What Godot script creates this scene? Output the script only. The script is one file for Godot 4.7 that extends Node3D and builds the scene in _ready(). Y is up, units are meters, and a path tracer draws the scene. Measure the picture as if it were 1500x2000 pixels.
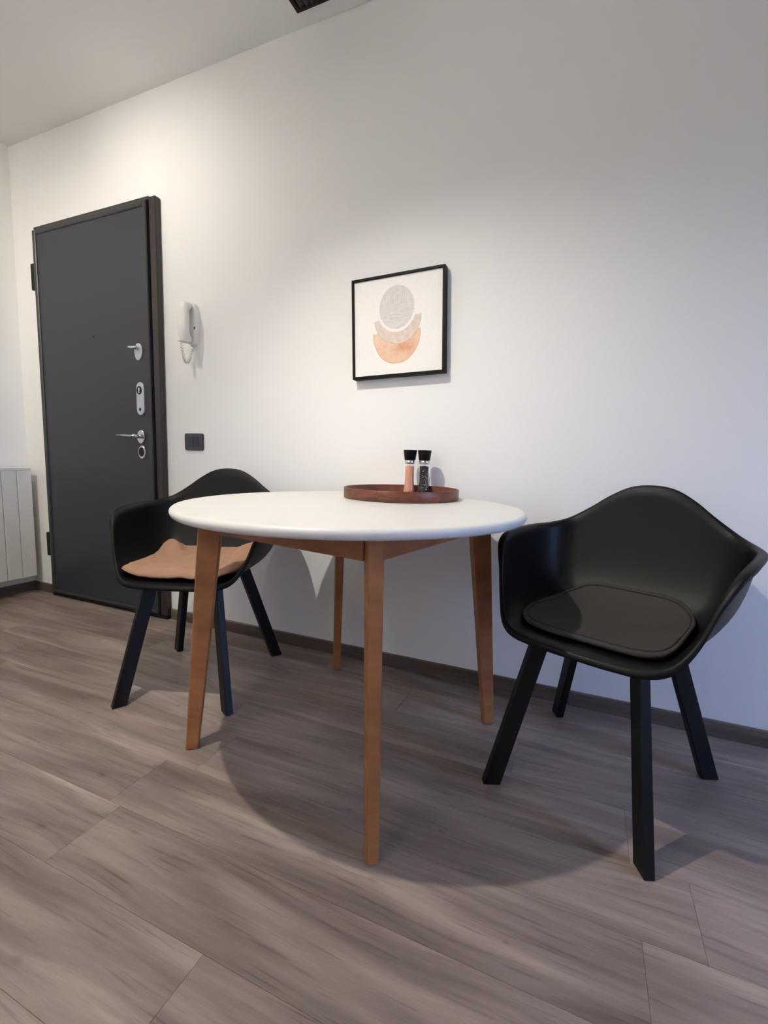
extends Node3D
# A small dining corner: round white table, two black shell armchairs, dark entrance door.
# Back wall is the plane z = 0, the left wall x = LEFT, y is up, metres.

const LEFT := -3.19
const RIGHT := 2.35
const FRONT := 2.95  # unseen wall behind the viewer, kept near so it bounces more light
const HIGH := 2.6177
const TABLE := Vector3(-0.6465, 0.0, 0.5222)
const TABLE_TURN := 2.5492
const CHAIR_L := Vector3(-1.3485, 0.0, 0.4352)
const CHAIR_L_TURN := 0.3508
const CHAIR_R := Vector3(0.0854, 0.0, 0.3991)
const CHAIR_R_TURN := -0.3786

# ceiling spotlights: where they hang, what they point at, how strong they are; all out of view
const L_TABLE := Vector3(-1.075, 2.47, 1.21)
const L_TABLE_AIM := Vector3(-0.42, 0.0, 0.58)
const L_TABLE_ENERGY := 3.0
const L_DOOR := Vector3(-2.08, 2.48, 0.90)
const L_DOOR_AIM := Vector3(-2.1, 1.6, 0.0)
const L_DOOR_ENERGY := 0.66
const L_UNSEEN_REAR := Vector3(-1.3, 2.48, 2.10)  # unseen lamp behind the viewer, placed to lift the ceiling by bounced light
const L_UNSEEN_REAR_AIM := Vector3(-1.3, 2.1, 2.95)
const L_UNSEEN_REAR_ENERGY := 4.9
const L_UNSEEN_SIDE := Vector3(-2.2, 2.48, 1.70)  # unseen lamp out of view, placed to light the left wall
const L_UNSEEN_SIDE_AIM := Vector3(-3.19, 1.7, 0.9)
const L_UNSEEN_SIDE_ENERGY := 1.7

var rng := RandomNumberGenerator.new()
var M := {}
var shell_points := []  # the inner face of the chair shell, for what lies on it


func _ready() -> void:
	rng.seed = 20
	# ---- camera
	var cam := Camera3D.new()
	cam.name = "camera"
	cam.fov = rad_to_deg(2.0 * atan(1000.0 / 905.91))
	cam.near = 0.02
	cam.far = 60.0
	cam.basis = Basis.from_euler(Vector3(-0.1157, 0.4075, 0.0256))
	cam.position = Vector3(0.0, 0.8898, 1.7772)
	add_child(cam)
	cam.current = true
	# ---- sky and exposure
	var sky_look := ProceduralSkyMaterial.new()
	sky_look.sky_top_color = Color(0.54, 0.66, 0.93)
	sky_look.sky_horizon_color = Color(0.68, 0.77, 0.95)
	sky_look.ground_horizon_color = Color(0.40, 0.46, 0.56)
	sky_look.ground_bottom_color = Color(0.30, 0.33, 0.38)
	sky_look.sky_energy_multiplier = 3.85
	sky_look.ground_energy_multiplier = 2.2
	var sky := Sky.new()
	sky.sky_material = sky_look
	var e := Environment.new()
	e.background_mode = Environment.BG_SKY
	e.sky = sky
	e.tonemap_mode = Environment.TONE_MAPPER_LINEAR
	e.tonemap_exposure = 1.05
	e.sdfgi_enabled = true
	e.ssao_enabled = true
	e.ssil_enabled = true
	var we := WorldEnvironment.new()
	we.name = "environment"
	we.environment = e
	add_child(we)
	# ---- everything else
	make_materials()
	build_room()
	build_door()
	build_windows()
	build_ceiling_things()
	build_table()
	build_chairs()
	build_wall_things()
	build_radiator()
	build_tray()


# ------------------------------------------------------------------ nodes and metas

func tag(o: Node, label: String, category: String, group := "") -> Node:
	o.set_meta("label", label)
	o.set_meta("category", category)
	if group != "":
		o.set_meta("group", group)
	return o


func structure(o: Node, label := "") -> Node:
	o.set_meta("kind", "structure")
	if label != "":
		o.set_meta("label", label)
	return o


func base(called: String, at := Vector3.ZERO, turn := 0.0) -> Node3D:
	var o := Node3D.new()
	o.name = called
	o.position = at
	o.rotation.y = turn
	add_child(o, true)
	return o


func obj(called: String, st: SurfaceTool, m: Material, parent: Node = self, smooth := false, at := Vector3.ZERO) -> MeshInstance3D:
	st.generate_normals()
	st.index()
	var o := MeshInstance3D.new()
	o.name = called
	o.mesh = st.commit()
	o.material_override = m
	o.position = at
	o.cast_shadow = GeometryInstance3D.SHADOW_CASTING_SETTING_ON
	parent.add_child(o, true)
	return o


func mb(smooth := false) -> SurfaceTool:
	var st := SurfaceTool.new()
	st.begin(Mesh.PRIMITIVE_TRIANGLES)
	st.set_smooth_group(0 if smooth else -1)
	return st


# ------------------------------------------------------------------ shapes (corners counter-clockwise from outside)

func tri(st: SurfaceTool, a: Vector3, b: Vector3, c: Vector3, ua := Vector2.ZERO, ub := Vector2.ZERO, uc := Vector2.ZERO) -> void:
	st.set_uv(ua)
	st.add_vertex(a)
	st.set_uv(uc)
	st.add_vertex(c)
	st.set_uv(ub)
	st.add_vertex(b)


func quad(st: SurfaceTool, a: Vector3, b: Vector3, c: Vector3, d: Vector3) -> void:
	tri(st, a, b, c)
	tri(st, a, c, d)


# a box with chamfered edges, placed by t
func box(st: SurfaceTool, lo: Vector3, hi: Vector3, ch := 0.002, t := Transform3D.IDENTITY) -> void:
	var c := (lo + hi) / 2.0
	var h := (hi - lo) / 2.0
	var k := minf(ch, minf(h.x, minf(h.y, h.z)) * 0.9)
	prism8(st, [
		Vector3(c.x - h.x, c.y - h.y, c.z - h.z), Vector3(c.x + h.x, c.y - h.y, c.z - h.z), Vector3(c.x + h.x, c.y - h.y, c.z + h.z), Vector3(c.x - h.x, c.y - h.y, c.z + h.z),
		Vector3(c.x - h.x, c.y + h.y, c.z - h.z), Vector3(c.x + h.x, c.y + h.y, c.z - h.z), Vector3(c.x + h.x, c.y + h.y, c.z + h.z), Vector3(c.x - h.x, c.y + h.y, c.z + h.z)], k, t)


# any six-sided block of eight corners (bottom four, top four, each round the same way), chamfered
func prism8(st: SurfaceTool, p: Array, k: float, t := Transform3D.IDENTITY) -> void:
	var fs := [[0, 1, 2, 3], [4, 7, 6, 5], [0, 4, 5, 1], [1, 5, 6, 2], [2, 6, 7, 3], [3, 7, 4, 0]]
	var mid := Vector3.ZERO
	for q in p:
		mid += q / 8.0
	var at := {}
	for f in fs.size():
		for j in 4:
			var v: int = fs[f][j]
			var a: Vector3 = p[v]
			var n1: Vector3 = p[fs[f][(j + 1) % 4]] - a
			var n2: Vector3 = p[fs[f][(j + 3) % 4]] - a
			var s := maxf(0.2, n1.normalized().cross(n2.normalized()).length())
			at[f * 8 + v] = t * (a + n1.normalized() * (k / s) + n2.normalized() * (k / s))
	var m := t * mid
	for f in fs.size():
		var q: Array = fs[f]
		poly_out(st, [at[f * 8 + q[0]], at[f * 8 + q[1]], at[f * 8 + q[2]], at[f * 8 + q[3]]], m)
	for f in fs.size():
		for g in range(f + 1, fs.size()):
			var both := []
			for v in fs[f]:
				if v in fs[g]:
					both.append(v)
			if both.size() == 2:
				poly_out(st, [at[f * 8 + both[0]], at[f * 8 + both[1]], at[g * 8 + both[1]], at[g * 8 + both[0]]], m)
	for v in 8:
		var c := []
		for f in fs.size():
			if v in fs[f]:
				c.append(at[f * 8 + v])
		poly_out(st, c, m)


func poly_out(st: SurfaceTool, c: Array, inside: Vector3) -> void:
	var n: Vector3 = (c[1] - c[0]).cross(c[2] - c[0])
	var flip := n.dot(c[0] - inside) < 0.0
	for i in range(1, c.size() - 1):
		if flip:
			tri(st, c[0], c[i + 1], c[i])
		else:
			tri(st, c[0], c[i], c[i + 1])


# profile of [radius, height] from bottom to top turned about the y axis through at; normals point away from the axis when the profile runs upwards
func lathe(st: SurfaceTool, prof: Array, n: int, at := Vector3.ZERO, t := Transform3D.IDENTITY) -> void:
	for i in prof.size() - 1:
		for k in n:
			var a0 := TAU * k / n
			var a1 := TAU * (k + 1) / n
			var r0: float = prof[i][0]
			var r1: float = prof[i + 1][0]
			var y0: float = prof[i][1]
			var y1: float = prof[i + 1][1]
			var p00 := t * (at + Vector3(cos(a0) * r0, y0, sin(a0) * r0))
			var p01 := t * (at + Vector3(cos(a1) * r0, y0, sin(a1) * r0))
			var p10 := t * (at + Vector3(cos(a0) * r1, y1, sin(a0) * r1))
			var p11 := t * (at + Vector3(cos(a1) * r1, y1, sin(a1) * r1))
			var u0 := Vector2(float(k) / n, float(i) / prof.size())
			var u1 := Vector2(float(k + 1) / n, float(i) / prof.size())
			var v0 := Vector2(float(k) / n, float(i + 1) / prof.size())
			var v1 := Vector2(float(k + 1) / n, float(i + 1) / prof.size())
			if r0 > 1e-6:
				tri(st, p00, p11, p01, u0, v1, u1)
			if r1 > 1e-6:
				tri(st, p00, p10, p11, u0, v0, v1)


func tube(st: SurfaceTool, path: Array, r: float, n := 8) -> void:
	var rings := []
	var up := Vector3(0.13, 0.2, 0.97)
	for i in path.size():
		var d: Vector3 = (path[mini(i + 1, path.size() - 1)] - path[maxi(i - 1, 0)]).normalized()
		var x := d.cross(up).normalized()
		var y := x.cross(d).normalized()
		up = y
		var ring := []
		for k in n:
			ring.append(path[i] + (x * cos(TAU * k / n) + y * sin(TAU * k / n)) * r)
		rings.append(ring)
	for i in rings.size() - 1:
		for k in n:
			var q := (k + 1) % n
			quad(st, rings[i][q], rings[i][k], rings[i + 1][k], rings[i + 1][q])
	for k in range(1, n - 1):
		tri(st, rings[0][0], rings[0][k], rings[0][k + 1])
		var w: Array = rings[rings.size() - 1]
		tri(st, w[0], w[k + 1], w[k])


# an outline in the x-y plane given depth along z, its front edges rounded a little
func plate(st: SurfaceTool, pts: PackedVector2Array, z0: float, z1: float, ch := 0.0015, t := Transform3D.IDENTITY) -> void:
	if Geometry2D.is_polygon_clockwise(pts):
		pts.reverse()
	var n := pts.size()
	var small := PackedVector2Array()
	for i in n:
		var d0 := (pts[i] - pts[(i + n - 1) % n]).normalized()
		var d1 := (pts[(i + 1) % n] - pts[i]).normalized()
		var nn := (Vector2(-d0.y, d0.x) + Vector2(-d1.y, d1.x)).normalized()
		small.append(pts[i] + nn * ch)
	var rows := [[pts, z0], [pts, z1 - ch], [small, z1]]
	for r in 2:
		for i in n:
			var j := (i + 1) % n
			var a: Vector2 = rows[r][0][i]
			var b: Vector2 = rows[r][0][j]
			var c: Vector2 = rows[r + 1][0][j]
			var d: Vector2 = rows[r + 1][0][i]
			quad(st, t * Vector3(a.x, a.y, rows[r][1]), t * Vector3(b.x, b.y, rows[r][1]), t * Vector3(c.x, c.y, rows[r + 1][1]), t * Vector3(d.x, d.y, rows[r + 1][1]))
	var ix := Geometry2D.triangulate_polygon(small)
	for i in range(0, ix.size(), 3):
		var a := small[ix[i]]
		var b := small[ix[i + 1]]
		var c := small[ix[i + 2]]
		if (b - a).cross(c - a) < 0.0:
			var s := b
			b = c
			c = s
		tri(st, t * Vector3(a.x, a.y, z1), t * Vector3(b.x, b.y, z1), t * Vector3(c.x, c.y, z1))
	ix = Geometry2D.triangulate_polygon(pts)
	for i in range(0, ix.size(), 3):
		var a := pts[ix[i]]
		var b := pts[ix[i + 1]]
		var c := pts[ix[i + 2]]
		if (b - a).cross(c - a) > 0.0:
			var s := b
			b = c
			c = s
		tri(st, t * Vector3(a.x, a.y, z0), t * Vector3(b.x, b.y, z0), t * Vector3(c.x, c.y, z0))


func oval(cx: float, cy: float, rx: float, ry: float, n := 28, power := 2.0) -> PackedVector2Array:
	var o := PackedVector2Array()
	for i in n:
		var a := TAU * i / n
		o.append(Vector2(cx + rx * signf(cos(a)) * pow(absf(cos(a)), 2.0 / power), cy + ry * signf(sin(a)) * pow(absf(sin(a)), 2.0 / power)))
	return o


# ------------------------------------------------------------------ materials

func mat(called: String, c: Color, rough := 0.6, metal := 0.0, spec := 0.5) -> StandardMaterial3D:
	var m := StandardMaterial3D.new()
	m.resource_name = called
	m.albedo_color = c
	m.roughness = rough
	m.metallic = metal
	m.metallic_specular = spec
	M[called] = m
	return m


func noise_of(s: int, f: float, oct := 3) -> FastNoiseLite:
	var n := FastNoiseLite.new()
	n.seed = s
	n.frequency = f
	n.noise_type = FastNoiseLite.TYPE_SIMPLEX_SMOOTH
	n.fractal_octaves = oct
	return n


func bump(m: StandardMaterial3D, s: int, f: float, scale: float, tile: float, world := false) -> void:
	var t := NoiseTexture2D.new()
	t.width = 256
	t.height = 256
	t.seamless = true
	t.noise = noise_of(s, f, 3)
	m.heightmap_enabled = true
	m.heightmap_texture = t
	m.heightmap_scale = scale
	m.uv1_triplanar = true
	m.uv1_world_triplanar = world
	m.uv1_scale = Vector3.ONE * tile


func grain_image(w: int, h: int, s: int, dark: Color, light: Color, along: float, across: float, lo := 0.0, hi := 1.0) -> ImageTexture:
	var n1 := noise_of(s, 1.0, 3)
	var n2 := noise_of(s + 1, 1.0, 2)
	var n3 := noise_of(s + 2, 1.0, 2)
	var im := Image.create(w, h, false, Image.FORMAT_RGB8)
	for y in h:
		var v := float(y) / h
		for x in w:
			var u := float(x) / w
			var wob := n2.get_noise_2d(u * along * 0.7, v * across * 0.25) * 0.5
			var g := 0.5 + 0.55 * n1.get_noise_2d(u * along, v * across + wob * 3.0) + 0.25 * n3.get_noise_2d(u * along * 4.0, v * across * 7.0)
			im.set_pixel(x, y, dark.lerp(light, clampf(lerpf(lo, hi, g), 0.0, 1.0)))
	im.generate_mipmaps()
	return ImageTexture.create_from_image(im)


# eight boards of greyed oak, one above the other, each with its own tone, streaks and knots
func floor_image() -> ImageTexture:
	var w := 1536
	var h := 1024
	var n1 := noise_of(41, 1.0, 3)
	var n2 := noise_of(42, 1.0, 2)
	var n3 := noise_of(43, 1.0, 2)
	var n4 := noise_of(44, 1.0, 2)
	var data := PackedByteArray()
	data.resize(w * h * 3)
	var tone := [0.03, -0.07, 0.10, -0.02, 0.16, -0.10, 0.05, -0.04]
	var knots := []
	for b in 8:
		for k in 3:
			knots.append([b, rng.randf(), rng.randf_range(0.2, 0.8), rng.randf_range(0.006, 0.016)])
	var dark := Color(0.355, 0.305, 0.28)
	var light := Color(0.69, 0.622, 0.572)
	for y in h:
		var b := y / 128
		var v := float(y % 128) / 128.0
		for x in w:
			var u := float(x) / w
			var vv := v
			var dk := 0.0
			for k in range(b * 3, b * 3 + 3):
				var dx: float = (u - knots[k][1]) * 1.22
				var dv: float = (v - knots[k][2]) * 0.18
				var q: float = (dx * dx * 0.12 + dv * dv) / (knots[k][3] * knots[k][3])
				if q < 12.0:
					vv += dv * 3.0 * exp(-q * 0.5)
					dk = maxf(dk, exp(-(dx * dx * 1.2 + dv * dv * 5.0) / (knots[k][3] * knots[k][3])))
			var bb := b * 7.3
			var wob := n2.get_noise_2d(u * 1.3 + bb, vv * 0.7 + bb) * 0.30
			var broad := n1.get_noise_2d(u * 1.1 + bb * 3.0, vv * 1.7 + wob + bb)
			var mid := n3.get_noise_2d(u * 3.2 + bb, vv * 9.0 + wob * 4.0)
			var fine := n4.get_noise_2d(u * 17.0 + bb, vv * 60.0 + wob * 9.0)
			var g: float = 0.53 + tone[b] + 0.46 * broad + 0.13 * mid + 0.07 * fine
			var crack := n4.get_noise_2d(u * 4.0 + bb * 5.0, vv * 22.0 + wob * 8.0)
			if crack > 0.40:
				g -= (crack - 0.40) * 0.8
			g -= dk * 0.22
			var c := dark.lerp(light, clampf(g, 0.0, 1.0))
			var at := (y * w + x) * 3
			data[at] = int(c.r * 255.0)
			data[at + 1] = int(c.g * 255.0)
			data[at + 2] = int(c.b * 255.0)
	return ImageTexture.create_from_image(Image.create_from_data(w, h, false, Image.FORMAT_RGB8, data))


func make_materials() -> void:
	var m := mat("wall_paint", Color(0.955, 0.95, 0.935), 0.75, 0.0, 0.35)
	bump(m, 3, 0.03, 0.05, 1.6, true)
	m = mat("ceiling_paint", Color(0.95, 0.945, 0.935), 0.9, 0.0, 0.2)
	m = mat("floor_board", Color.WHITE, 0.42, 0.0, 0.5)
	m.albedo_texture = floor_image()
	m = mat("skirting", Color(0.80, 0.78, 0.78), 0.5)
	m.albedo_texture = M.floor_board.albedo_texture
	mat("floor_joint", Color(0.42, 0.37, 0.335), 0.8)
	mat("door_steel", Color(0.20, 0.205, 0.24), 0.42)
	mat("door_edge", Color(0.20, 0.20, 0.21), 0.35)
	mat("door_jamb", Color(0.20, 0.165, 0.16), 0.35)
	mat("chrome", Color(0.80, 0.80, 0.81), 0.22, 1.0)
	mat("satin_steel", Color(0.80, 0.81, 0.83), 0.5, 0.55)
	mat("black_metal", Color(0.062, 0.063, 0.068), 0.48, 0.0, 0.36)
	mat("black_plastic", Color(0.06, 0.058, 0.058), 0.44, 0.0, 0.30)
	mat("hole_black", Color(0.03, 0.03, 0.03), 0.7)
	mat("white_plastic", Color(0.945, 0.935, 0.905), 0.4)
	mat("cord_plastic", Color(0.88, 0.86, 0.82), 0.45)
	mat("switch_grey", Color(0.245, 0.25, 0.27), 0.45)
	mat("switch_dark", Color(0.17, 0.175, 0.20), 0.4)
	mat("table_white", Color(0.845, 0.838, 0.818), 0.38, 0.0, 0.45)
	m = mat("beech", Color.WHITE, 0.42)
	m.albedo_texture = grain_image(512, 128, 60, Color(0.54, 0.335, 0.195), Color(0.70, 0.475, 0.30), 3.0, 9.0)
	m.uv1_triplanar = true
	m.uv1_scale = Vector3(1.0, 1.0, 1.0)
	m = mat("walnut", Color.WHITE, 0.40)
	m.albedo_texture = grain_image(512, 256, 70, Color(0.26, 0.13, 0.085), Color(0.55, 0.32, 0.22), 4.0, 8.0)
	m = mat("tan_cloth", Color(0.63, 0.49, 0.40), 0.9, 0.0, 0.3)
	bump(m, 12, 0.11, 0.12, 5.0)
	m.rim_enabled = true
	m.rim = 0.25
	m = mat("felt", Color(0.27, 0.262, 0.258), 0.95, 0.0, 0.2)
	bump(m, 13, 0.2, 0.10, 9.0)
	m = mat("felt_edge", Color(0.22, 0.215, 0.212), 0.95, 0.0, 0.2)
	mat("frame_black", Color(0.05, 0.048, 0.047), 0.5, 0.0, 0.3)
	m = mat("print", Color.WHITE, 0.7, 0.0, 0.3)
	m.albedo_texture = art_image()
	mat("radiator_white", Color(0.90, 0.89, 0.86), 0.4)
	mat("window_frame", Color(0.88, 0.88, 0.88), 0.4)
	mat("pink_salt", Color(0.86, 0.60, 0.47), 0.7)
	m = mat("grains", Color.WHITE, 0.6)
	m.vertex_color_use_as_albedo = true
	mat("pepper", Color(0.07, 0.055, 0.045), 0.8, 0.0, 0.2)
	m = mat("clear_glass", Color(0.97, 0.98, 0.98, 0.02), 0.02)
	m.transparency = BaseMaterial3D.TRANSPARENCY_ALPHA
	m = mat("lamp_glow", Color(1, 0.95, 0.88), 0.5)
	m.emission_enabled = true
	m.emission = Color(1.0, 0.93, 0.82)
	m.emission_energy_multiplier = 4.0


# the print: a pale oval of strokes above two watercolour bowls
func art_image() -> ImageTexture:
	var s := 512
	var n := noise_of(80, 1.0, 3)
	var im := Image.create(s, s, false, Image.FORMAT_RGB8)
	var paper := Color(0.965, 0.953, 0.93)
	for py in s:
		for px in s:
			# u to the right and v up, in metres from the middle of the picture
			var u := (float(px) / s - 0.5) * 0.366
			var v := (0.5 - float(py) / s) * 0.366
			var c := paper
			var nz := n.get_noise_2d(u * 38.0, v * 38.0)
			var nf := n.get_noise_2d(u * 120.0 + 30.0, v * 120.0)
			# lower bowl
			var wob := n.get_noise_2d(u * 16.0 + 9.0, v * 16.0) * 0.006
			var d := sqrt(pow((u + 0.003) / 0.099, 2.0) + pow((v + 0.028) / 0.116, 2.0)) + wob * 3.0
			if d < 1.0 and v < -0.022 + 0.03 * u + wob:
				var spot := exp(-(pow((u - 0.026) / 0.036, 2.0) + pow((v + 0.082) / 0.024, 2.0)))
				c = Color(0.92, 0.79, 0.68).lerp(Color(0.86, 0.62, 0.49), clampf(spot * 0.9 + nz * 0.35 + 0.12, 0.0, 1.0))
				c = c.lerp(Color(0.94, 0.84, 0.72), clampf(0.5 * n.get_noise_2d(u * 14.0, v * 14.0 + 5.0) + 0.2, 0.0, 0.6))
				if d > 0.965:
					c = c.lerp(Color(0.78, 0.55, 0.40), 0.35)
			# middle bowl
			d = sqrt(pow((u - 0.001) / 0.097, 2.0) + pow((v - 0.028) / 0.098, 2.0)) + wob * 3.0
			if d < 1.0 and v < 0.030 + 0.06 * u + wob:
				c = Color(0.90, 0.845, 0.80).lerp(Color(0.86, 0.79, 0.735), clampf(0.5 + nz, 0.0, 1.0))
				if d > 0.97:
					c = c.lerp(Color(0.74, 0.63, 0.55), 0.35)
			# white halo and the oval with its strokes
			d = sqrt(pow((u + 0.002) / 0.0725, 2.0) + pow((v - 0.068) / 0.0815, 2.0))
			if d < 1.13 and v < 0.06:
				c = paper
			if d < 1.0:
				c = Color(0.85, 0.838, 0.818).lerp(Color(0.885, 0.87, 0.85), clampf(0.5 + nz, 0.0, 1.0))
				var line := n.get_noise_2d(u * 420.0, v * 12.0 + 50.0) if v > 0.068 else n.get_noise_2d(u * 14.0, v * 380.0 + 90.0)
				if line > 0.22:
					c = c.lerp(Color(0.72, 0.705, 0.69), minf(1.0, (line - 0.22) * 2.0))
				elif line < -0.32:
					c = c.lerp(paper, minf(1.0, (-0.32 - line) * 3.0))
			im.set_pixel(px, py, c.lerp(Color(c.r * 0.97, c.g * 0.97, c.b * 0.97), clampf(nf, 0.0, 1.0)))
	im.generate_mipmaps()
	return ImageTexture.create_from_image(im)


# ------------------------------------------------------------------ the room

func slab(called: String, lo: Vector3, hi: Vector3, m: Material, parent: Node = self) -> MeshInstance3D:
	var st := mb()
	box(st, lo, hi, 0.0005)
	return obj(called, st, m, parent)


func build_room() -> void:
	# floor: a screed and boards laid along the back wall, every board a piece of its own
	var fl := base("floor")
	structure(fl, "grey-brown oak plank floor")
	slab("subfloor", Vector3(LEFT - 0.2, -0.16, -0.2), Vector3(RIGHT + 0.2, -0.0045, FRONT + 0.2), M.floor_joint, fl)
	var z := 0.145 - 0.18
	var row := 0
	while z < FRONT:
		var z0 := maxf(z, 0.0)
		var z1 := minf(z + 0.18, FRONT)
		var x := LEFT - rng.randf_range(0.1, 1.1)
		if row == 6:
			x = -1.02 - 1.22 * 2.0
		while x < RIGHT:
			var x0 := maxf(x, LEFT)
			var x1 := minf(x + 1.22, RIGHT)
			if x1 - x0 > 0.02:
				plank(fl, x0, x1, z0, z1, rng.randi_range(0, 7), rng.randf(), rng.randf() < 0.5)
			x += 1.22
		z += 0.18
		row += 1
	# ceiling
	var c := slab("ceiling", Vector3(LEFT - 0.2, HIGH, -0.2), Vector3(RIGHT + 0.2, HIGH + 0.2, FRONT + 0.2), M.ceiling_paint)
	structure(c, "plain white ceiling")
	# walls
	structure(slab("wall_back", Vector3(LEFT - 0.2, -0.16, -0.2), Vector3(RIGHT + 0.2, HIGH, 0.0), M.wall_paint), "white painted wall behind the table")
	# left wall, with an unseen window placed to bring bluish light from the left
	var wl := base("wall_left")
	structure(wl, "white painted wall with the radiator")
	wall_with_opening(wl, LEFT - 0.2, LEFT, 0.0, FRONT, W_LEFT_UNSEEN[0], W_LEFT_UNSEEN[1], W_LEFT_UNSEEN[2], W_LEFT_UNSEEN[3])
	var wr := base("wall_right")
	structure(wr, "white painted wall with a narrow window")
	wall_with_opening(wr, RIGHT, RIGHT + 0.2, 0.0, FRONT, W_RIGHT[0], W_RIGHT[1], W_RIGHT[2], W_RIGHT[3])
	structure(slab("unseen_wall_front", Vector3(LEFT - 0.2, -0.16, FRONT), Vector3(RIGHT + 0.2, HIGH, FRONT + 0.2), M.wall_paint), "unseen white painted wall behind the viewer, set close to bounce lamp light")  # out of view; its distance is chosen for the bounced light
	# skirting boards
	baseboard("baseboard_back", Vector3(-1.995, 0, 0), Vector3(RIGHT, 0.055, 0.011))
	baseboard("baseboard_corner", Vector3(LEFT, 0, 0), Vector3(-2.985, 0.055, 0.011))
	baseboard("baseboard_left", Vector3(LEFT, 0, 0.011), Vector3(LEFT + 0.011, 0.055, FRONT))
	baseboard("baseboard_right", Vector3(RIGHT - 0.011, 0, 0.011), Vector3(RIGHT, 0.055, FRONT))


const W_RIGHT := [0.72, 1.42, 0.50, 2.00]
const W_LEFT_UNSEEN := [1.60, 1.85, 0.9, 1.9]  # unseen window, sized for a little bluish light on the left


func wall_with_opening(parent: Node, x0: float, x1: float, z0: float, z1: float, a: float, b: float, lo: float, hi: float) -> void:
	slab("wall_panel", Vector3(x0, -0.16, z0), Vector3(x1, HIGH, a), M.wall_paint, parent)
	slab("wall_panel", Vector3(x0, -0.16, b), Vector3(x1, HIGH, z1), M.wall_paint, parent)
	slab("wall_panel", Vector3(x0, hi, a), Vector3(x1, HIGH, b), M.wall_paint, parent)
	slab("wall_panel", Vector3(x0, -0.16, a), Vector3(x1, lo, b), M.wall_paint, parent)


func plank(parent: Node, x0: float, x1: float, z0: float, z1: float, band: int, shift: float, turned: bool) -> void:
	var st := mb()
	var g := 0.00015
	var k := 0.0003
	x0 += g
	x1 -= g
	z0 += g
	z1 -= g
	var y := [-0.004, -0.0006, 0.0]
	var uv := func(p: Vector3) -> Vector2:
		var u := (p.x - x0) / 1.22
		var v := (p.z - z0) / 0.18
		if turned:
			u = 1.0 - u
			v = 1.0 - v
		return Vector2(clampf(u, 0.002, 0.998), (band + clampf(v, 0.02, 0.98)) / 8.0)
	var ring := func(i: float, yy: float) -> Array:
		return [Vector3(x0 + i, yy, z0 + i), Vector3(x0 + i, yy, z1 - i), Vector3(x1 - i, yy, z1 - i), Vector3(x1 - i, yy, z0 + i)]
	var r0: Array = ring.call(0.0, y[0])
	var r1: Array = ring.call(0.0, y[1])
	var r2: Array = ring.call(k, y[2])
	for pair in [[r0, r1], [r1, r2]]:
		for i in 4:
			var j := (i + 1) % 4
			var a: Vector3 = pair[0][i]
			var b: Vector3 = pair[0][j]
			var c: Vector3 = pair[1][j]
			var d: Vector3 = pair[1][i]
			tri(st, a, b, c, uv.call(a), uv.call(b), uv.call(c))
			tri(st, a, c, d, uv.call(a), uv.call(c), uv.call(d))
	tri(st, r2[0], r2[1], r2[2], uv.call(r2[0]), uv.call(r2[1]), uv.call(r2[2]))
	tri(st, r2[0], r2[2], r2[3], uv.call(r2[0]), uv.call(r2[2]), uv.call(r2[3]))
	obj("plank", st, M.floor_board, parent)


func baseboard(called: String, lo: Vector3, hi: Vector3) -> void:
	# lengths of the floor's oak, their grain along the wall
	var st := mb()
	var along_x := hi.x - lo.x > hi.z - lo.z
	var c := 0.003
	var a := lo
	var b := hi
	var faces := []
	if along_x:
		faces = [[Vector3(a.x, 0, b.z), Vector3(b.x, 0, b.z), Vector3(b.x, b.y - c, b.z), Vector3(a.x, b.y - c, b.z)], [Vector3(a.x, b.y - c, b.z), Vector3(b.x, b.y - c, b.z), Vector3(b.x, b.y, b.z - c), Vector3(a.x, b.y, b.z - c)], [Vector3(a.x, b.y, b.z - c), Vector3(b.x, b.y, b.z - c), Vector3(b.x, b.y, a.z), Vector3(a.x, b.y, a.z)], [Vector3(b.x, 0, b.z), Vector3(b.x, 0, a.z), Vector3(b.x, b.y, a.z), Vector3(b.x, b.y - c, b.z)], [Vector3(a.x, 0, a.z), Vector3(a.x, 0, b.z), Vector3(a.x, b.y - c, b.z), Vector3(a.x, b.y, a.z)]]
	else:
		var o := b.x
		var w := a.x
		var i := c
		if a.x > 0.0:
			o = a.x
			w = b.x
			i = -c
		faces = [[Vector3(o, 0, b.z), Vector3(o, 0, a.z), Vector3(o, b.y - c, a.z), Vector3(o, b.y - c, b.z)], [Vector3(o, b.y - c, b.z), Vector3(o, b.y - c, a.z), Vector3(o - i, b.y, a.z), Vector3(o - i, b.y, b.z)], [Vector3(o - i, b.y, b.z), Vector3(o - i, b.y, a.z), Vector3(w, b.y, a.z), Vector3(w, b.y, b.z)]]
	for f in faces:
		var uvs := []
		for p in f:
			var l: float = p.x if along_x else p.z
			uvs.append(Vector2(l / 2.44, (5.1 + p.y / 0.18) / 8.0))
		tri(st, f[0], f[1], f[2], uvs[0], uvs[1], uvs[2])
		tri(st, f[0], f[2], f[3], uvs[0], uvs[2], uvs[3])
	structure(obj(called, st, M.skirting), "grey-brown wooden skirting board")


# ------------------------------------------------------------------ entrance door

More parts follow.
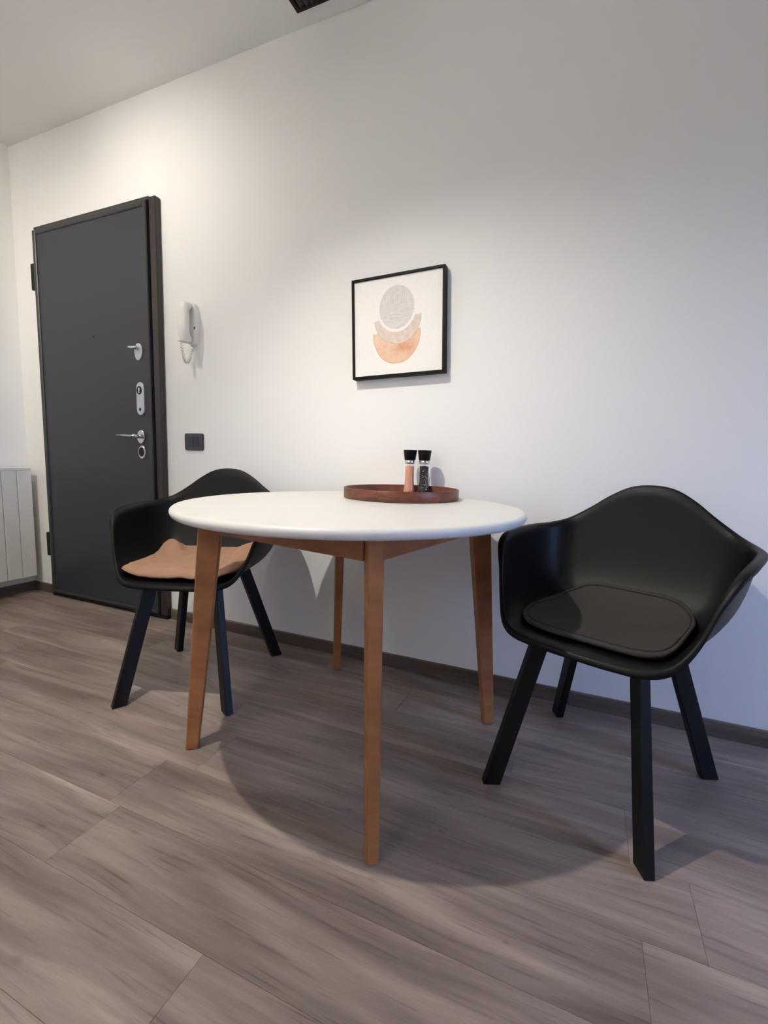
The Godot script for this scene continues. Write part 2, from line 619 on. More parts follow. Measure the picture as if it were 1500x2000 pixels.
func build_door() -> void:
	var d := base("door_1", Vector3(-2.49, 0, 0))
	structure(d, "dark charcoal armoured entrance door with chrome fittings")
	var ox := Vector3(2.49, 0, 0)
	# steel frame round the leaf
	var st := mb()
	box(st, ox + Vector3(-2.043, 0.02, 0.001), ox + Vector3(-1.998, 2.122, 0.034), 0.004)
	obj("jamb", st, M.door_jamb, d)
	st = mb()
	box(st, ox + Vector3(-2.945, 2.108, 0.001), ox + Vector3(-2.043, 2.128, 0.034), 0.004)
	obj("head_jamb", st, M.door_edge, d)
	st = mb()
	box(st, ox + Vector3(-2.965, 0.02, 0.001), ox + Vector3(-2.945, 2.122, 0.024), 0.003)
	obj("jamb", st, M.door_edge, d)
	# leaf: a steel tray with a raised edge round a flat panel
	st = mb()
	box(st, ox + Vector3(-2.938, 0.024, 0.006), ox + Vector3(-2.052, 2.104, 0.040), 0.002)
	obj("leaf", st, M.door_steel, d)
	st = mb()
	var e := 0.026
	box(st, ox + Vector3(-2.94, 0.028, 0.012), ox + Vector3(-2.94 + e, 2.106, 0.047), 0.004)
	box(st, ox + Vector3(-2.05 - e, 0.028, 0.012), ox + Vector3(-2.05, 2.106, 0.047), 0.004)
	box(st, ox + Vector3(-2.94 + e, 2.106 - e, 0.012), ox + Vector3(-2.05 - e, 2.106, 0.0468), 0.004)
	box(st, ox + Vector3(-2.94 + e, 0.028, 0.012), ox + Vector3(-2.05 - e, 0.028 + e * 0.6, 0.0468), 0.004)
	obj("edge_trim", st, M.door_edge, d)
	st = mb()
	box(st, ox + Vector3(-2.964, 0.0005, 0.001), ox + Vector3(-1.999, 0.0195, 0.030), 0.002)
	obj("dark_strip", st, M.black_metal, d)  # dark strip closing the gap under the leaf
	# hinges
	for y in [1.79, 0.25]:
		st = mb()
		box(st, ox + Vector3(-2.974, y, 0.006), ox + Vector3(-2.941, y + 0.143, 0.044), 0.003)
		obj("hinge", st, M.black_metal, d)
	var z := 0.040
	# peephole
	st = mb()
	plate(st, oval(0.0165, 1.497, 0.006, 0.006, 16), z, z + 0.002)
	obj("peephole", st, M.hole_black, d)
	# thumb turn on its round rose
	var hx := 0.357
	st = mb()
	plate(st, oval(hx, 1.395, 0.027, 0.043, 32), z, z + 0.008, 0.003)
	var rose := obj("thumb_turn_plate", st, M.satin_steel, d)
	st = mb(true)
	tube(st, [Vector3(hx, 1.412, z + 0.006), Vector3(hx, 1.412, z + 0.026)], 0.009, 14)
	tube(st, [Vector3(hx + 0.016, 1.410, z + 0.03), Vector3(hx, 1.412, z + 0.031), Vector3(hx - 0.018, 1.413, z + 0.032), Vector3(hx - 0.034, 1.415, z + 0.034)], 0.0075, 12)
	obj("thumb_turn", st, M.chrome, rose)
	# long lock plate: stadium with a cylinder above and a small hole below
	st = mb()
	var stad := PackedVector2Array()
	for i in 17:
		var a := PI * i / 16.0
		stad.append(Vector2(hx + 0.005 + 0.0265 * cos(a), 1.214 + 0.0265 * sin(a) * 1.15))
	for i in 17:
		var a := PI + PI * i / 16.0
		stad.append(Vector2(hx + 0.005 + 0.0265 * cos(a), 1.108 + 0.0265 * sin(a) * 1.15))
	plate(st, stad, z, z + 0.009, 0.003)
	var lp := obj("lock_plate", st, M.satin_steel, d)
	st = mb()
	plate(st, oval(hx + 0.003, 1.203, 0.018, 0.021, 26), z + 0.008, z + 0.0115, 0.001)
	obj("lock_cylinder", st, M.hole_black, lp)
	st = mb()
	var key := PackedVector2Array()
	for i in 20:
		var a := -PI * 0.36 + (TAU - 0.28 * PI) * i / 19.0
		key.append(Vector2(hx + 0.003 + 0.0068 * cos(a + 0.0) , 1.208 + 0.0068 * sin(a)))
	key = oval(hx + 0.003, 1.209, 0.0065, 0.0072, 18)
	plate(st, key, z + 0.011, z + 0.0128, 0.0006)
	box(st, Vector3(hx - 0.001, 1.188, z + 0.011), Vector3(hx + 0.007, 1.206, z + 0.0126), 0.0006)
	obj("key_slot", st, M.satin_steel, lp)
	st = mb()
	plate(st, oval(hx + 0.005, 1.107, 0.0075, 0.009, 18), z + 0.008, z + 0.0098, 0.0005)
	obj("key_hole", st, M.hole_black, lp)
	# lever handle
	st = mb()
	plate(st, oval(hx, 0.967, 0.0275, 0.036, 32), z, z + 0.009, 0.003)
	var hp := obj("handle_plate", st, M.chrome, d)
	st = mb(true)
	tube(st, [Vector3(hx - 0.001, 0.969, z + 0.006), Vector3(hx - 0.001, 0.969, z + 0.05)], 0.011, 16)
	tube(st, [Vector3(hx + 0.009, 0.969, z + 0.05), Vector3(hx - 0.02, 0.970, z + 0.052), Vector3(hx - 0.06, 0.972, z + 0.05), Vector3(hx - 0.125, 0.974, z + 0.048)], 0.0065, 12)
	obj("door_handle", st, M.chrome, hp)
	# cylinder rose under the handle
	st = mb()
	plate(st, oval(hx + 0.004, 0.888, 0.0265, 0.035, 32), z, z + 0.009, 0.003)
	var cp := obj("cylinder_rose", st, M.chrome, d)
	st = mb()
	plate(st, oval(hx + 0.004, 0.889, 0.0185, 0.0235, 28), z + 0.008, z + 0.011, 0.001)
	obj("cylinder_cover", st, M.hole_black, cp)


# ------------------------------------------------------------------ windows, outside the frame: daylight comes in from the sky here

func build_windows() -> void:
	window("window_1", RIGHT + 0.06, W_RIGHT, "narrow white window letting in blue daylight")
	window("window_2", LEFT - 0.12, W_LEFT_UNSEEN, "small unseen white window, placed to bring bluish light from the left")


func window(called: String, x: float, w: Array, label: String) -> void:
	var o := base(called)
	structure(o, label)
	var st := mb()
	var f := 0.06
	var x1 := x + 0.06
	box(st, Vector3(x, w[2], w[0]), Vector3(x1, w[3], w[0] + f), 0.003)
	box(st, Vector3(x, w[2], w[1] - f), Vector3(x1, w[3], w[1]), 0.003)
	box(st, Vector3(x, w[3] - f, w[0] + f), Vector3(x1, w[3], w[1] - f), 0.003)
	box(st, Vector3(x, w[2], w[0] + f), Vector3(x1, w[2] + f, w[1] - f), 0.003)
	obj("window_frame", st, M.window_frame, o)
	st = mb()
	box(st, Vector3(x + 0.027, w[2] + f, w[0] + f), Vector3(x + 0.033, w[3] - f, w[1] - f), 0.0002)
	obj("pane", st, M.clear_glass, o)


# ------------------------------------------------------------------ ceiling: grille and spotlights

func build_ceiling_things() -> void:
	# the dark grille whose corner shows at the top edge
	var g := base("ceiling_grille", Vector3(-0.96, HIGH, 0.175))
	tag(g, "black louvred ventilation grille on the ceiling near the wall", "vent")
	var x0 := -0.1984
	var x1 := 0.24
	var z0 := -0.1025
	var z1 := 0.12
	var st := mb()
	box(st, Vector3(x0 + 0.01, -0.003, z0 + 0.01), Vector3(x1 - 0.01, -0.0005, z1 - 0.01), 0.0005)
	obj("backing", st, M.hole_black, g)
	st = mb()
	box(st, Vector3(x0, -0.014, z0), Vector3(x0 + 0.016, -0.0005, z1), 0.002)
	box(st, Vector3(x1 - 0.016, -0.014, z0), Vector3(x1, -0.0005, z1), 0.002)
	box(st, Vector3(x0 + 0.016, -0.014, z0), Vector3(x1 - 0.016, -0.0005, z0 + 0.014), 0.002)
	box(st, Vector3(x0 + 0.016, -0.014, z1 - 0.014), Vector3(x1 - 0.016, -0.0005, z1), 0.002)
	obj("frame", st, M.black_metal, g)
	for i in 16:
		st = mb()
		var x := x0 + 0.03 + i * 0.025
		var t := Transform3D(Basis(Vector3(0, 0, 1), 0.7), Vector3(x, -0.008, 0))
		box(st, Vector3(-0.008, -0.0008, z0 + 0.014), Vector3(0.008, 0.0008, z1 - 0.014), 0.0003, t)
		obj("slat", st, M.switch_grey, g)
	# spotlights above the frame; rear and side ones unseen, placed to brighten the room
	spotlight(L_TABLE, L_TABLE_AIM, "white ceiling spotlight turned towards the table", L_TABLE_ENERGY, 50.0)
	spotlight(L_DOOR, L_DOOR_AIM, "white ceiling spotlight turned towards the wall beside the door", L_DOOR_ENERGY, 62.0)
	spotlight(L_UNSEEN_REAR, L_UNSEEN_REAR_AIM, "unseen white ceiling spotlight behind the viewer, placed to brighten the room by bounce", L_UNSEEN_REAR_ENERGY, 55.0)
	spotlight(L_UNSEEN_SIDE, L_UNSEEN_SIDE_AIM, "unseen white ceiling spotlight, placed to light the wall with the radiator", L_UNSEEN_SIDE_ENERGY, 50.0)


func spotlight(at: Vector3, aim: Vector3, label: String, energy: float, half: float) -> void:
	var o := base("unseen_ceiling_spotlight", Vector3(at.x, HIGH, at.z))
	tag(o, label, "ceiling light", "ceiling spotlights")
	var drop := HIGH - at.y
	var st := mb(true)
	lathe(st, [[0.0, -0.016], [0.030, -0.016], [0.036, -0.014], [0.038, -0.010], [0.038, -0.0015], [0.0, -0.0005]], 32)
	obj("rose", st, M.white_plastic, o)
	st = mb(true)
	tube(st, [Vector3(0, -0.014, 0), Vector3(0, -drop * 0.62, 0)], 0.006, 10)
	obj("stem", st, M.white_plastic, o)
	# the head turns on the stem; its own y axis points back from the beam
	var back := (at - aim).normalized()
	var x := back.cross(Vector3(0, 0, 1)).normalized()
	var t := Transform3D(Basis(x, back, x.cross(back)), Vector3(0, -drop, 0))
	st = mb(true)
	lathe(st, [[0.0, 0.020], [0.029, 0.020], [0.031, 0.004], [0.033, 0.004], [0.035, 0.007], [0.035, 0.085], [0.030, 0.091], [0.0, 0.092]], 32, Vector3.ZERO, t)
	obj("lamp_head", st, M.white_plastic, o)
	st = mb()
	lathe(st, [[0.0, 0.012], [0.0275, 0.012], [0.0275, 0.0185], [0.0, 0.0185]], 24, Vector3.ZERO, t)
	obj("lamp_glass", st, M.lamp_glow, o)
	var l := SpotLight3D.new()
	l.name = "spot"
	l.light_color = Color(1.0, 0.972, 0.928)
	l.light_energy = energy
	l.light_size = 0.018
	l.spot_range = 9.0
	l.spot_attenuation = 2.0
	l.spot_angle = half
	l.spot_angle_attenuation = 1.0
	l.shadow_enabled = true
	o.add_child(l)
	l.global_position = at
	l.look_at(aim, Vector3(0, 0, 1))


# ------------------------------------------------------------------ table

func build_table() -> void:
	var t := base("dining_table", TABLE)
	tag(t, "round white dining table on four tapered beech legs", "table")
	var st := mb(true)
	var r := 0.5104
	var prof := [[0.0, 0.724], [r - 0.03, 0.724], [r - 0.022, 0.7243]]
	for i in 9:
		var a := -PI / 2 + PI * i / 8.0
		prof.append([r - 0.0125 + 0.0125 * cos(a) , 0.737 + 0.0128 * sin(a)])
	prof.append_array([[r - 0.025, 0.75], [r - 0.1, 0.75], [0.0, 0.75]])
	lathe(st, prof, 128)
	obj("tabletop", st, M.table_white, t)
	for k in 4:
		var a := TABLE_TURN - k * PI / 2.0
		# own axes: x outwards, z sideways
		var tr := Transform3D(Basis(Vector3.UP, -a), Vector3.ZERO)
		st = mb()
		var wt := 0.0175
		var wb := 0.0140
		prism8(st, [Vector3(0.459, 0.0, -wb), Vector3(0.495, 0.0, -wb), Vector3(0.495, 0.0, wb), Vector3(0.459, 0.0, wb), Vector3(0.375, 0.7235, -wt), Vector3(0.443, 0.7235, -wt), Vector3(0.443, 0.7235, wt), Vector3(0.375, 0.7235, wt)], 0.003, tr)
		var leg := obj("leg", st, M.beech, t)
		# aprons between neighbouring legs
		var b := a - PI / 2.0
		var p := Vector3(cos(a), 0, sin(a)) * 0.405
		var q := Vector3(cos(b), 0, sin(b)) * 0.405
		var d := (q - p).normalized()
		p += d * 0.020
		q -= d * 0.020
		var n := Vector3(-d.z, 0, d.x) * 0.010
		var mid := (p + q) / 2.0
		if n.dot(mid) < 0.0:
			n = -n
		st = mb()
		prism8(st, [p - n + Vector3(0, 0.660, 0), q - n + Vector3(0, 0.660, 0), q + n + Vector3(0, 0.660, 0), p + n + Vector3(0, 0.660, 0), p - n + Vector3(0, 0.7235, 0), q - n + Vector3(0, 0.7235, 0), q + n + Vector3(0, 0.7235, 0), p + n + Vector3(0, 0.7235, 0)], 0.002)
		obj("apron", st, M.beech, t)


# ------------------------------------------------------------------ chairs

const RIM := [
	Vector3(0, 0.440, 0.232), Vector3(0.09, 0.441, 0.232), Vector3(0.155, 0.445, 0.224), Vector3(0.20, 0.464, 0.200), Vector3(0.232, 0.515, 0.165),
	Vector3(0.256, 0.590, 0.135), Vector3(0.274, 0.648, 0.098), Vector3(0.285, 0.672, 0.040), Vector3(0.289, 0.680, -0.04), Vector3(0.284, 0.683, -0.12),
	Vector3(0.262, 0.686, -0.19), Vector3(0.222, 0.702, -0.235), Vector3(0.170, 0.740, -0.258), Vector3(0.118, 0.782, -0.272), Vector3(0.060, 0.815, -0.281), Vector3(0, 0.824, -0.284)]


func shell_rim(n: int) -> Array:
	var c := RIM.duplicate()
	for i in range(RIM.size() - 2, 0, -1):
		c.append(Vector3(-RIM[i].x, RIM[i].y, RIM[i].z))
	var out := []
	var m := c.size()
	for i in n:
		var s := float(i) / n * m
		var k := int(s)
		var f := s - k
		out.append((c[k % m] as Vector3).cubic_interpolate(c[(k + 1) % m], c[(k + m - 1) % m], c[(k + 2) % m], f))
	return out


func shell_mesh() -> SurfaceTool:
	var n := 128
	var rim := shell_rim(n)
	var rows := []
	var nt := 22
	var c0 := Vector3(0, 0.432, 0.0)
	for j in nt + 1:
		var t := float(j) / nt
		t = lerpf(t, 1.0 - (1.0 - t) * (1.0 - t), 0.35)
		var row := []
		for i in n:
			var p: Vector3 = rim[i]
			var up := clampf((p.y - 0.44) / 0.2, 0.0, 1.0)
			var back := clampf(-p.z / 0.25, 0.0, 1.0)
			var foot := Vector3(p.x * lerpf(1.0, 0.93, up), 0.0, p.z * lerpf(lerpf(1.0, 1.08, up), 0.78, back))
			var c1 := Vector3(foot.x * 0.62, 0.430, foot.z * 0.62)
			var c2 := Vector3(foot.x, lerpf(0.452, 0.438, up), foot.z * lerpf(0.86, 1.0, up))
			row.append(c0.bezier_interpolate(c1, c2, p, t))
		rows.append(row)
	# the lip: turned outwards along the arms, a little back on the backrest, down along the front
	for j in 4:
		var f := float(j + 1) / 4.0
		var row := []
		for i in n:
			var p: Vector3 = rim[i]
			var up := clampf((p.y - 0.45) / 0.2, 0.0, 1.0)
			var arm := up * clampf(1.0 - absf(p.y - 0.67) / 0.09, 0.0, 1.0)
			var o := Vector3(p.x * 1.3, 0, p.z * 0.75).normalized()
			var far := lerpf(0.010, 0.026, arm)
			row.append(p + o * far * sin(f * PI / 2.0) + Vector3(0, 0.004 * sin(f * PI) * up - lerpf(0.016, 0.003, up) * f * f, 0))
		rows.append(row)
	var nr := rows.size()
	var inner := []
	var outer := []
	for j in nr:
		var a := []
		var b := []
		for i in n:
			var du: Vector3 = rows[j][(i + 1) % n] - rows[j][(i + n - 1) % n]
			var dv: Vector3 = rows[mini(j + 1, nr - 1)][i] - rows[maxi(j - 1, 0)][i]
			var nn := dv.cross(du).normalized() if j > 0 else Vector3.UP
			if j > 0 and j < 3 and nn.y < 0.0:
				nn = -nn
			a.append(rows[j][i])
			b.append(rows[j][i] - nn * (0.006 if j < nr - 1 else 0.004))
		inner.append(a)
		outer.append(b)
		for i in n:
			if a[i].y < 0.62 and (j % 2 == 1 and i % 2 == 0 or j > 8):
				shell_points.append(a[i])
	var st := mb(true)
	for j in nr - 1:
		for i in n:
			var k := (i + 1) % n
			if j == 0:
				tri(st, inner[0][0], inner[1][i], inner[1][k])
				tri(st, outer[0][0], outer[1][k], outer[1][i])
			else:
				quad(st, inner[j][i], inner[j + 1][i], inner[j + 1][k], inner[j][k])
				quad(st, outer[j][k], outer[j + 1][k], outer[j + 1][i], outer[j][i])
	for i in n:
		var k := (i + 1) % n
		quad(st, inner[nr - 1][i], outer[nr - 1][i], outer[nr - 1][k], inner[nr - 1][k])
	return st


func build_chairs() -> void:
	var c := base("armchair", CHAIR_L, CHAIR_L_TURN)
	obj("shell", shell_mesh(), M.black_plastic, c)
	for s in [[-1, 1], [1, 1], [-1, -1], [1, -1]]:
		var st := mb()
		var fx: float = s[0] * (0.1945 if s[1] > 0 else 0.2245)
		var foot := Vector3(fx, 0.0, s[1] * 0.2406)
		var top := Vector3(s[0] * 0.122, 0.420, s[1] * (0.140 if s[1] > 0 else 0.125))
		var rad := Vector3(foot.x, 0, foot.z).normalized()
		rad = Vector3(s[0], 0, s[1]).normalized()
		var side := Vector3(-rad.z, 0, rad.x)
		var w := 0.0235
		var h := 0.0125
		prism8(st, [foot - rad * w - side * h, foot + rad * w - side * h, foot + rad * w + side * h, foot - rad * w + side * h, top - rad * w - side * h, top + rad * w - side * h, top + rad * w + side * h, top - rad * w + side * h], 0.002)
		obj("leg", st, M.black_metal, c)
	for s in [-1, 1]:
		var st := mb()
		var tr := Transform3D(Basis(Vector3.UP, s * 0.80), Vector3(0, 0.412, 0.005))
		box(st, Vector3(-0.185, -0.012 - 0.001 * s, -0.0125), Vector3(0.185, 0.009 - 0.001 * s, 0.0125), 0.002, tr)
		obj("cross_bar", st, M.black_metal, c)
	tag(c, "black plastic shell armchair with a tan cushion, beside the entrance door", "chair", "black shell armchairs")
	var r: Node3D = c.duplicate()
	r.name = "armchair_001"
	add_child(r)
	r.position = CHAIR_R
	r.rotation.y = CHAIR_R_TURN
	r.set_meta("label", "black plastic shell armchair with a dark grey seat pad, right of the table")
	# tan cushion, soft, its back corners pushed up by the shell
	var cu := base("seat_cushion", CHAIR_L, CHAIR_L_TURN)
	tag(cu, "tan cloth cushion crumpled on the seat of the armchair near the door", "cushion")
	obj("cover", cushion_mesh(), M.tan_cloth, cu)
	# thin felt pad with a piped edge
	var pd := base("seat_pad", CHAIR_R, CHAIR_R_TURN)
	tag(pd, "thin dark grey felt seat pad on the armchair right of the table", "cushion")
	var out := pad_outline(48)
	var st := mb(true)
	var rows := [[0.0, 0.0], [0.5, 0.0], [0.9, 0.001], [0.985, 0.003], [1.0, 0.009], [0.985, 0.015], [0.95, 0.0165], [0.6, 0.0165], [0.0, 0.0165]]
	for j in rows.size() - 1:
		for i in out.size():
			var k := (i + 1) % out.size()
			var a := pad_point(out[i], rows[j])
			var b := pad_point(out[k], rows[j])
			var cc := pad_point(out[k], rows[j + 1])
			var d := pad_point(out[i], rows[j + 1])
			if rows[j][0] > 0.0:
				tri(st, a, cc, b)
			if rows[j + 1][0] > 0.0:
				tri(st, a, d, cc)
	obj("pad", st, M.felt, pd)
	st = mb(true)
	var path := []
	for i in out.size() + 1:
		path.append(pad_point(out[i % out.size()], [0.94, 0.0175]))
	tube(st, path, 0.0026, 6)
	obj("piping", st, M.felt_edge, pd)


# how high the shell's inner face lies at a spot
func seat_height(x: float, z: float) -> float:
	var sum := 0.0
	var y := 0.0
	for p in shell_points:
		var dx: float = p.x - x
		var dz: float = p.z - z
		var d := dx * dx + dz * dz
		if d < 0.0016:
			var w := exp(-d / 0.00018) + 1e-5
			sum += w
			y += p.y * w
	return y / sum if sum > 0.0 else 0.432


func pad_outline(n: int) -> Array:
	var out := []
	for i in n:
		var a := TAU * i / n
		var p := 2.0 / 4.6
		var x := 0.195 * signf(cos(a)) * pow(absf(cos(a)), p)
		var z := 0.185 * signf(sin(a)) * pow(absf(sin(a)), p)
		x *= lerpf(0.92, 1.0, clampf((z + 0.18) / 0.3, 0.0, 1.0))
		out.append(Vector2(x, z + 0.0))
	return out


func pad_point(o: Vector2, row: Array) -> Vector3:
	var x: float = o.x * row[0]
	var z: float = o.y * row[0]
	return Vector3(x, seat_height(x, z) + 0.006 + row[1], z)


func cushion_mesh() -> SurfaceTool:
	var n := 40
	var ns := noise_of(31, 1.0, 2)
	var top := []
	var bot := []
	for j in n + 1:
		var a := []
		var b := []
		for i in n + 1:
			var u := sin(PI * (float(i) / n - 0.5))
			var v := sin(PI * (float(j) / n - 0.5))
			# pillow outline with slightly drawn-in sides
			var far := maxf(absf(u), absf(v))
			var soft := far / maxf(1e-6, pow(pow(absf(u), 7.0) + pow(absf(v), 7.0), 1.0 / 7.0))
			var x := 0.208 * u * soft * (1.0 - 0.04 * (1.0 - v * v)) - 0.005
			var z := 0.193 * v * soft * (1.0 - 0.04 * (1.0 - u * u)) + 0.022
			var edge := clampf((1.0 - pow(absf(u), 5.0)) * (1.0 - pow(absf(v), 5.0)), 0.0, 1.0)
			var puff := 0.025 * sqrt(edge)
			# back corners ride up the shell
			var lift := 0.048 * smoothstep(0.1, 1.0, -v) * smoothstep(0.15, 0.95, absf(u + 0.1)) + 0.020 * smoothstep(0.55, 1.0, absf(u)) + 0.006 * smoothstep(0.6, 1.0, v)
			var crumple := 0.006 * ns.get_noise_2d(x * 9.0, z * 9.0) + 0.004 * ns.get_noise_2d(x * 22.0 + 5.0, z * 22.0)
			var under := maxf(0.458 + lift + crumple - puff * 0.4, seat_height(x, z) + 0.007)
			a.append(Vector3(x, under + puff * 1.6, z))
			b.append(Vector3(x, under, z))
		top.append(a)
		bot.append(b)
	var st := mb(true)
	for j in n:
		for i in n:
			quad(st, top[j][i], top[j + 1][i], top[j + 1][i + 1], top[j][i + 1])
			quad(st, bot[j][i], bot[j][i + 1], bot[j + 1][i + 1], bot[j + 1][i])
	return st


# ------------------------------------------------------------------ things on the back wall

func build_wall_things() -> void:
	# picture, hung a little crooked
	var p := base("picture", Vector3(-0.7195, 1.408, 0.0))
	p.rotation.z = deg_to_rad(1.9)
	tag(p, "square abstract watercolour print in a thin black frame", "picture")
	var h := 0.1955
	var w := 0.0105
	for s in [[-h, -h, -h + w, h], [h - w, -h, h, h], [-h + w, h - w, h - w, h], [-h + w, -h, h - w, -h + w]]:
		var st := mb()
		box(st, Vector3(s[0], s[1], 0.002), Vector3(s[2], s[3], 0.035), 0.0012)
		obj("frame_bar", st, M.frame_black, p)
	var st := mb()
	var q := h - w
	var z := 0.029
	tri(st, Vector3(-q, -q, z), Vector3(q, -q, z), Vector3(q, q, z), Vector2(0, 1), Vector2(1, 1), Vector2(1, 0))
	tri(st, Vector3(-q, -q, z), Vector3(q, q, z), Vector3(-q, q, z), Vector2(0, 1), Vector2(1, 0), Vector2(0, 0))
	obj("print", st, M.print, p)
	st = mb()
	box(st, Vector3(-q, -q, 0.004), Vector3(q, q, 0.0285), 0.001)
	obj("backing_board", st, M.window_frame, p)
	# intercom: base on the wall, handset in front of it, coiled cord below
	var ic := base("intercom", Vector3(-1.797, 1.508, 0.0))
	tag(ic, "white intercom handset with a coiled cord on the wall beside the door", "intercom")
	st = mb(true)
	rounded_bar(st, 0.033, 0.098, 0.0, 0.030, 0.004, 2.8)
	var bs := obj("base", st, M.white_plastic, ic)
	st = mb()
	box(st, Vector3(0.0275, -0.030, 0.0285), Vector3(0.0325, -0.017, 0.0325), 0.001)
	obj("button", st, M.hole_black, bs)
	# handset: ear and mouth pieces joined by a bowed grip
	st = mb(true)
	var rings := []
	for j in 25:
		var t := -1.0 + 2.0 * j / 24.0
		var half := 0.028 * pow(maxf(0.0, 1.0 - pow(absf(t), 6.0)), 0.5) * lerpf(1.0, 0.80, clampf(-t, 0.0, 1.0)) + 0.002
		var zc := 0.058 + 0.012 * (1.0 - t * t)
		var dp := (0.017 + 0.010 * smoothstep(0.45, 0.8, absf(t))) * pow(maxf(0.0, 1.0 - pow(absf(t), 8.0)), 0.5) + 0.002
		var zz := zc - 0.008 * smoothstep(0.45, 0.8, absf(t))
		var ring := []
		for k in 20:
			var a := TAU * k / 20.0
			ring.append(Vector3(half * signf(cos(a)) * pow(absf(cos(a)), 0.7), t * 0.098, zz + dp * signf(sin(a)) * pow(absf(sin(a)), 0.8)))
		rings.append(ring)
	skin(st, rings)
	var hs := obj("handset", st, M.white_plastic, ic)
	st = mb()
	box(st, Vector3(-0.022, -0.093, 0.044), Vector3(0.018, -0.089, 0.0865), 0.001)
	obj("mouthpiece_seam", st, M.cord_plastic, hs)
	# cord
	st = mb(true)
	var path := []
	for i in 313:
		var t := i / 312.0
		var y := 0.0
		var x := 0.0
		var zc := 0.0
		# from the handset's foot down in a loop and back up to the base
		x = lerpf(-0.024, 0.004, t) - 0.006 * sin(t * PI)
		y = -0.092 - 0.093 * pow(sin(t * PI), 0.8)
		zc = lerpf(0.060, 0.016, t)
		var coil := t * TAU * 26.0
		path.append(Vector3(x + 0.0062 * cos(coil), y, zc + 0.0062 * sin(coil)))
	tube(st, path, 0.0017, 6)
	obj("coiled_cord", st, M.cord_plastic, ic)
	# switch plate
	var sw := base("light_switch", Vector3(-1.810, 0.9465, 0.0))
	tag(sw, "dark grey rectangular light switch on the wall below the intercom", "switch")
	st = mb()
	plate(st, oval(0, 0, 0.0605, 0.0418, 40, 12.0), 0.0005, 0.009, 0.002)
	obj("plate", st, M.switch_grey, sw)
	for i in 2:
		st = mb()
		box(st, Vector3(-0.036 + i * 0.0365, -0.0225, 0.007), Vector3(-0.0005 + i * 0.0365, 0.0225, 0.0115), 0.001)
		obj("rocker", st, M.switch_dark, sw)
	# plate at the left edge of the view
	var wp := base("wall_plate", Vector3(LEFT, 1.008, 0.232))
	tag(wp, "white plate on the left wall above the radiator, cut by the frame", "switch")
	st = mb()
	box(st, Vector3(0.0005, -0.041, -0.06), Vector3(0.010, 0.041, 0.06), 0.002)
	obj("plate", st, M.white_plastic, wp)
	for i in 2:
		st = mb()
		box(st, Vector3(0.009, -0.0225, -0.036 + i * 0.0365), Vector3(0.0125, 0.0225, -0.0005 + i * 0.0365), 0.001)
		obj("rocker", st, M.white_plastic, wp)


func rounded_bar(st: SurfaceTool, hx: float, hy: float, z0: float, z1: float, cx: float, p: float) -> void:
	var rings := []
	for r in [[1.0, z0], [1.0, lerpf(z0, z1, 0.6)], [0.985, lerpf(z0, z1, 0.85)], [0.93, lerpf(z0, z1, 0.97)], [0.85, z1], [0.02, z1]]:
		var o := oval(cx, 0.0, hx * r[0], hy * (1.0 - (1.0 - r[0]) * 0.45) if r[0] > 0.5 else 0.002, 40, p)
		var ring := []
		for q in o:
			ring.append(Vector3(q.x, q.y, r[1]))
		rings.append(ring)
	for i in rings.size() - 1:
		for k in 40:
			var q := (k + 1) % 40
			quad(st, rings[i][k], rings[i][q], rings[i + 1][q], rings[i + 1][k])


func skin(st: SurfaceTool, rings: Array) -> void:
	var n: int = rings[0].size()
	for i in rings.size() - 1:
		for k in n:
			var q := (k + 1) % n
			quad(st, rings[i][q], rings[i][k], rings[i + 1][k], rings[i + 1][q])
	for k in range(1, n - 1):
		tri(st, rings[0][0], rings[0][k], rings[0][k + 1])
		var w: Array = rings[rings.size() - 1]
		tri(st, w[0], w[k + 1], w[k])


# ------------------------------------------------------------------ radiator on the left wall

func build_radiator() -> void:
	var r := base("radiator", Vector3(LEFT, 0, 0.045))
	tag(r, "white ribbed aluminium radiator on the left wall", "radiator")
	for i in 10:
		var st := mb()
		var z := i * 0.08
		box(st, Vector3(0.058, 0.113, z + 0.0016), Vector3(0.110, 0.776, z + 0.0784), 0.0015)
		box(st, Vector3(0.035, 0.135, z + 0.030), Vector3(0.0585, 0.760, z + 0.050), 0.002)
		obj("element", st, M.radiator_white, r)
	var st := mb()
	box(st, Vector3(0.036, 0.762, 0.0005), Vector3(0.1112, 0.7785, 0.7995), 0.002)
	obj("top_cover", st, M.radiator_white, r)
	for y in [0.735, 0.155]:
		st = mb(true)
		tube(st, [Vector3(0.066, y, -0.002), Vector3(0.066, y, 0.8)], 0.018, 16)
		obj("header_pipe", st, M.radiator_white, r)
	st = mb(true)
	tube(st, [Vector3(0.066, 0.735, -0.002), Vector3(0.066, 0.735, -0.018)], 0.012, 12)
	obj("bleed_valve", st, M.radiator_white, r)
	for z in [0.12, 0.68]:
		st = mb()
		box(st, Vector3(0.001, 0.70, z), Vector3(0.06, 0.72, z + 0.02), 0.001)
		obj("bracket", st, M.radiator_white, r)


# ------------------------------------------------------------------ tray and grinders

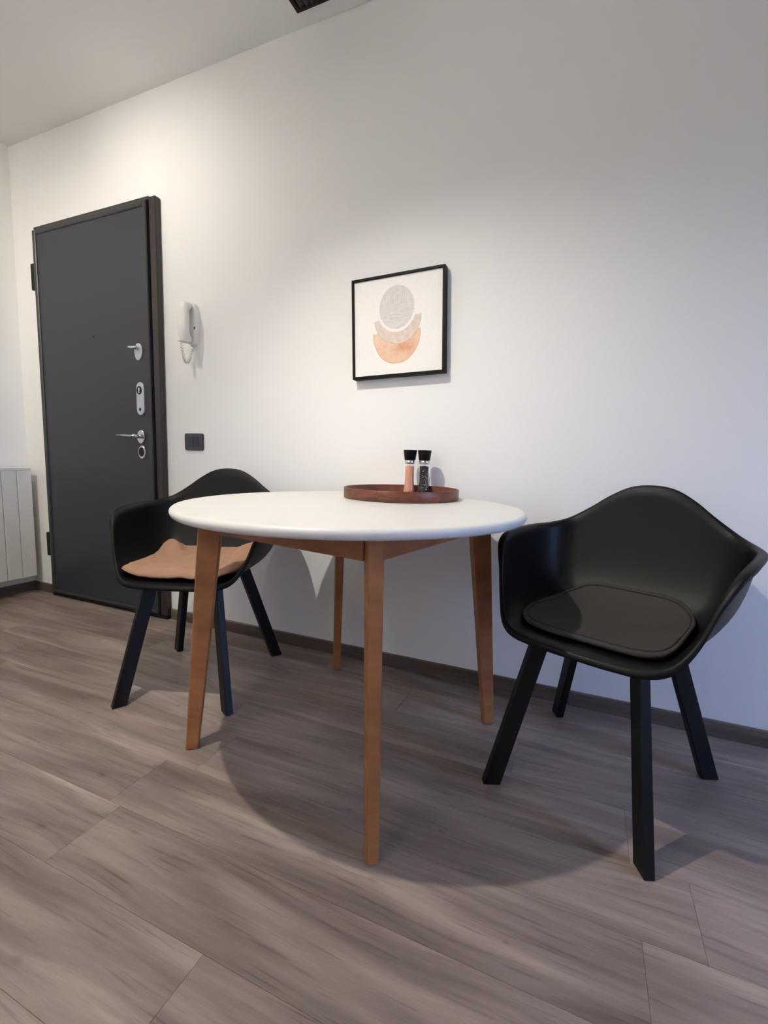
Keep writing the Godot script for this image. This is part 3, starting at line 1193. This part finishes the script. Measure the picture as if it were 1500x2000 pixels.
func build_tray() -> void:
	var t := base("tray", Vector3(-0.5995, 0.7502, 0.2395))
	tag(t, "round walnut tray with a low rim on the white table", "tray")
	var st := mb(true)
	var r := 0.2034
	lathe(st, [[0.0, 0.0], [r - 0.006, 0.0], [r - 0.002, 0.0012], [r, 0.004], [r, 0.0345], [r - 0.0012, 0.0364], [r - 0.0045, 0.0364], [r - 0.006, 0.0345], [r - 0.006, 0.0085], [r - 0.0075, 0.007], [0.0, 0.007]], 96)
	obj("dish", st, tray_uv(M.walnut), t)
	grinder(Vector3(-0.6300, 0.7574, 0.076), "glass mill of pink salt with a black cap, standing on the tray", true)
	grinder(Vector3(-0.5722, 0.7574, 0.073), "glass mill of dark peppercorns with a black cap, standing on the tray", false)


func tray_uv(m: StandardMaterial3D) -> StandardMaterial3D:
	m.uv1_triplanar = true
	m.uv1_scale = Vector3(2.4, 8.0, 2.4)
	return m


func grinder(at: Vector3, label: String, salt: bool) -> void:
	var g := base("salt_mill" if salt else "pepper_mill", at)
	tag(g, label, "grinder", "spice mills on the tray")
	var st := mb(true)
	lathe(st, [[0.0, 0.0], [0.0215, 0.0], [0.0235, 0.0015], [0.0235, 0.006], [0.0215, 0.022], [0.0185, 0.045], [0.0178, 0.07], [0.0182, 0.100], [0.0190, 0.108], [0.0180, 0.113]], 40)
	obj("glass_body", st, M.clear_glass, g)
	# contents: a filled core and grains against the glass
	st = mb(true)
	lathe(st, [[0.0, 0.002], [0.0205, 0.002], [0.0217, 0.006], [0.0198, 0.022], [0.0170, 0.045], [0.0163, 0.07], [0.0167, 0.104], [0.0, 0.107]], 32)
	var core := obj("contents", st, M.pink_salt if salt else M.pepper, g)
	st = mb()
	for i in 420:
		var y := rng.randf_range(0.005, 0.104)
		var a := rng.randf() * TAU
		var rr := 0.0212
		if y > 0.006:
			rr = lerpf(0.0212, 0.0193, (y - 0.006) / 0.016) if y < 0.022 else (lerpf(0.0193, 0.0165, (y - 0.022) / 0.023) if y < 0.045 else 0.0162)
		var s := rng.randf_range(0.0009, 0.0016) if salt else rng.randf_range(0.0012, 0.0021)
		var c := Color(0.52, 0.24, 0.13).lerp(Color(0.82, 0.55, 0.40), rng.randf()) if salt else Color(0.015, 0.011, 0.009)
		if not salt:
			var q := rng.randf()
			if q > 0.80:
				c = Color(0.72, 0.62, 0.46)
			elif q > 0.55:
				c = Color(0.09, 0.055, 0.03)
		st.set_color(c)
		var tr := Transform3D(Basis.from_euler(Vector3(rng.randf() * 3.0, rng.randf() * 3.0, rng.randf() * 3.0)), Vector3(cos(a) * rr, y, sin(a) * rr))
		var v := [tr * Vector3(s, 0, 0), tr * Vector3(-s, 0, 0), tr * Vector3(0, s, 0), tr * Vector3(0, -s, 0), tr * Vector3(0, 0, s), tr * Vector3(0, 0, -s)]
		for f in [[0, 2, 4], [2, 1, 4], [1, 3, 4], [3, 0, 4], [2, 0, 5], [1, 2, 5], [3, 1, 5], [0, 3, 5]]:
			tri(st, v[f[0]], v[f[1]], v[f[2]])
	obj("grains", st, M.grains, g).set_meta("kind", "stuff")
	st = mb(true)
	lathe(st, [[0.0, 0.112], [0.0190, 0.112], [0.0198, 0.113], [0.0198, 0.1255], [0.0190, 0.1265], [0.0, 0.1265]], 36)
	obj("steel_ring", st, M.chrome, g)
	st = mb(true)
	lathe(st, [[0.0, 0.1270], [0.0205, 0.1270], [0.0213, 0.1280], [0.0262, 0.1635], [0.0264, 0.1650], [0.0255, 0.1662], [0.0, 0.1668]], 40)
	obj("cap", st, M.black_plastic, g)
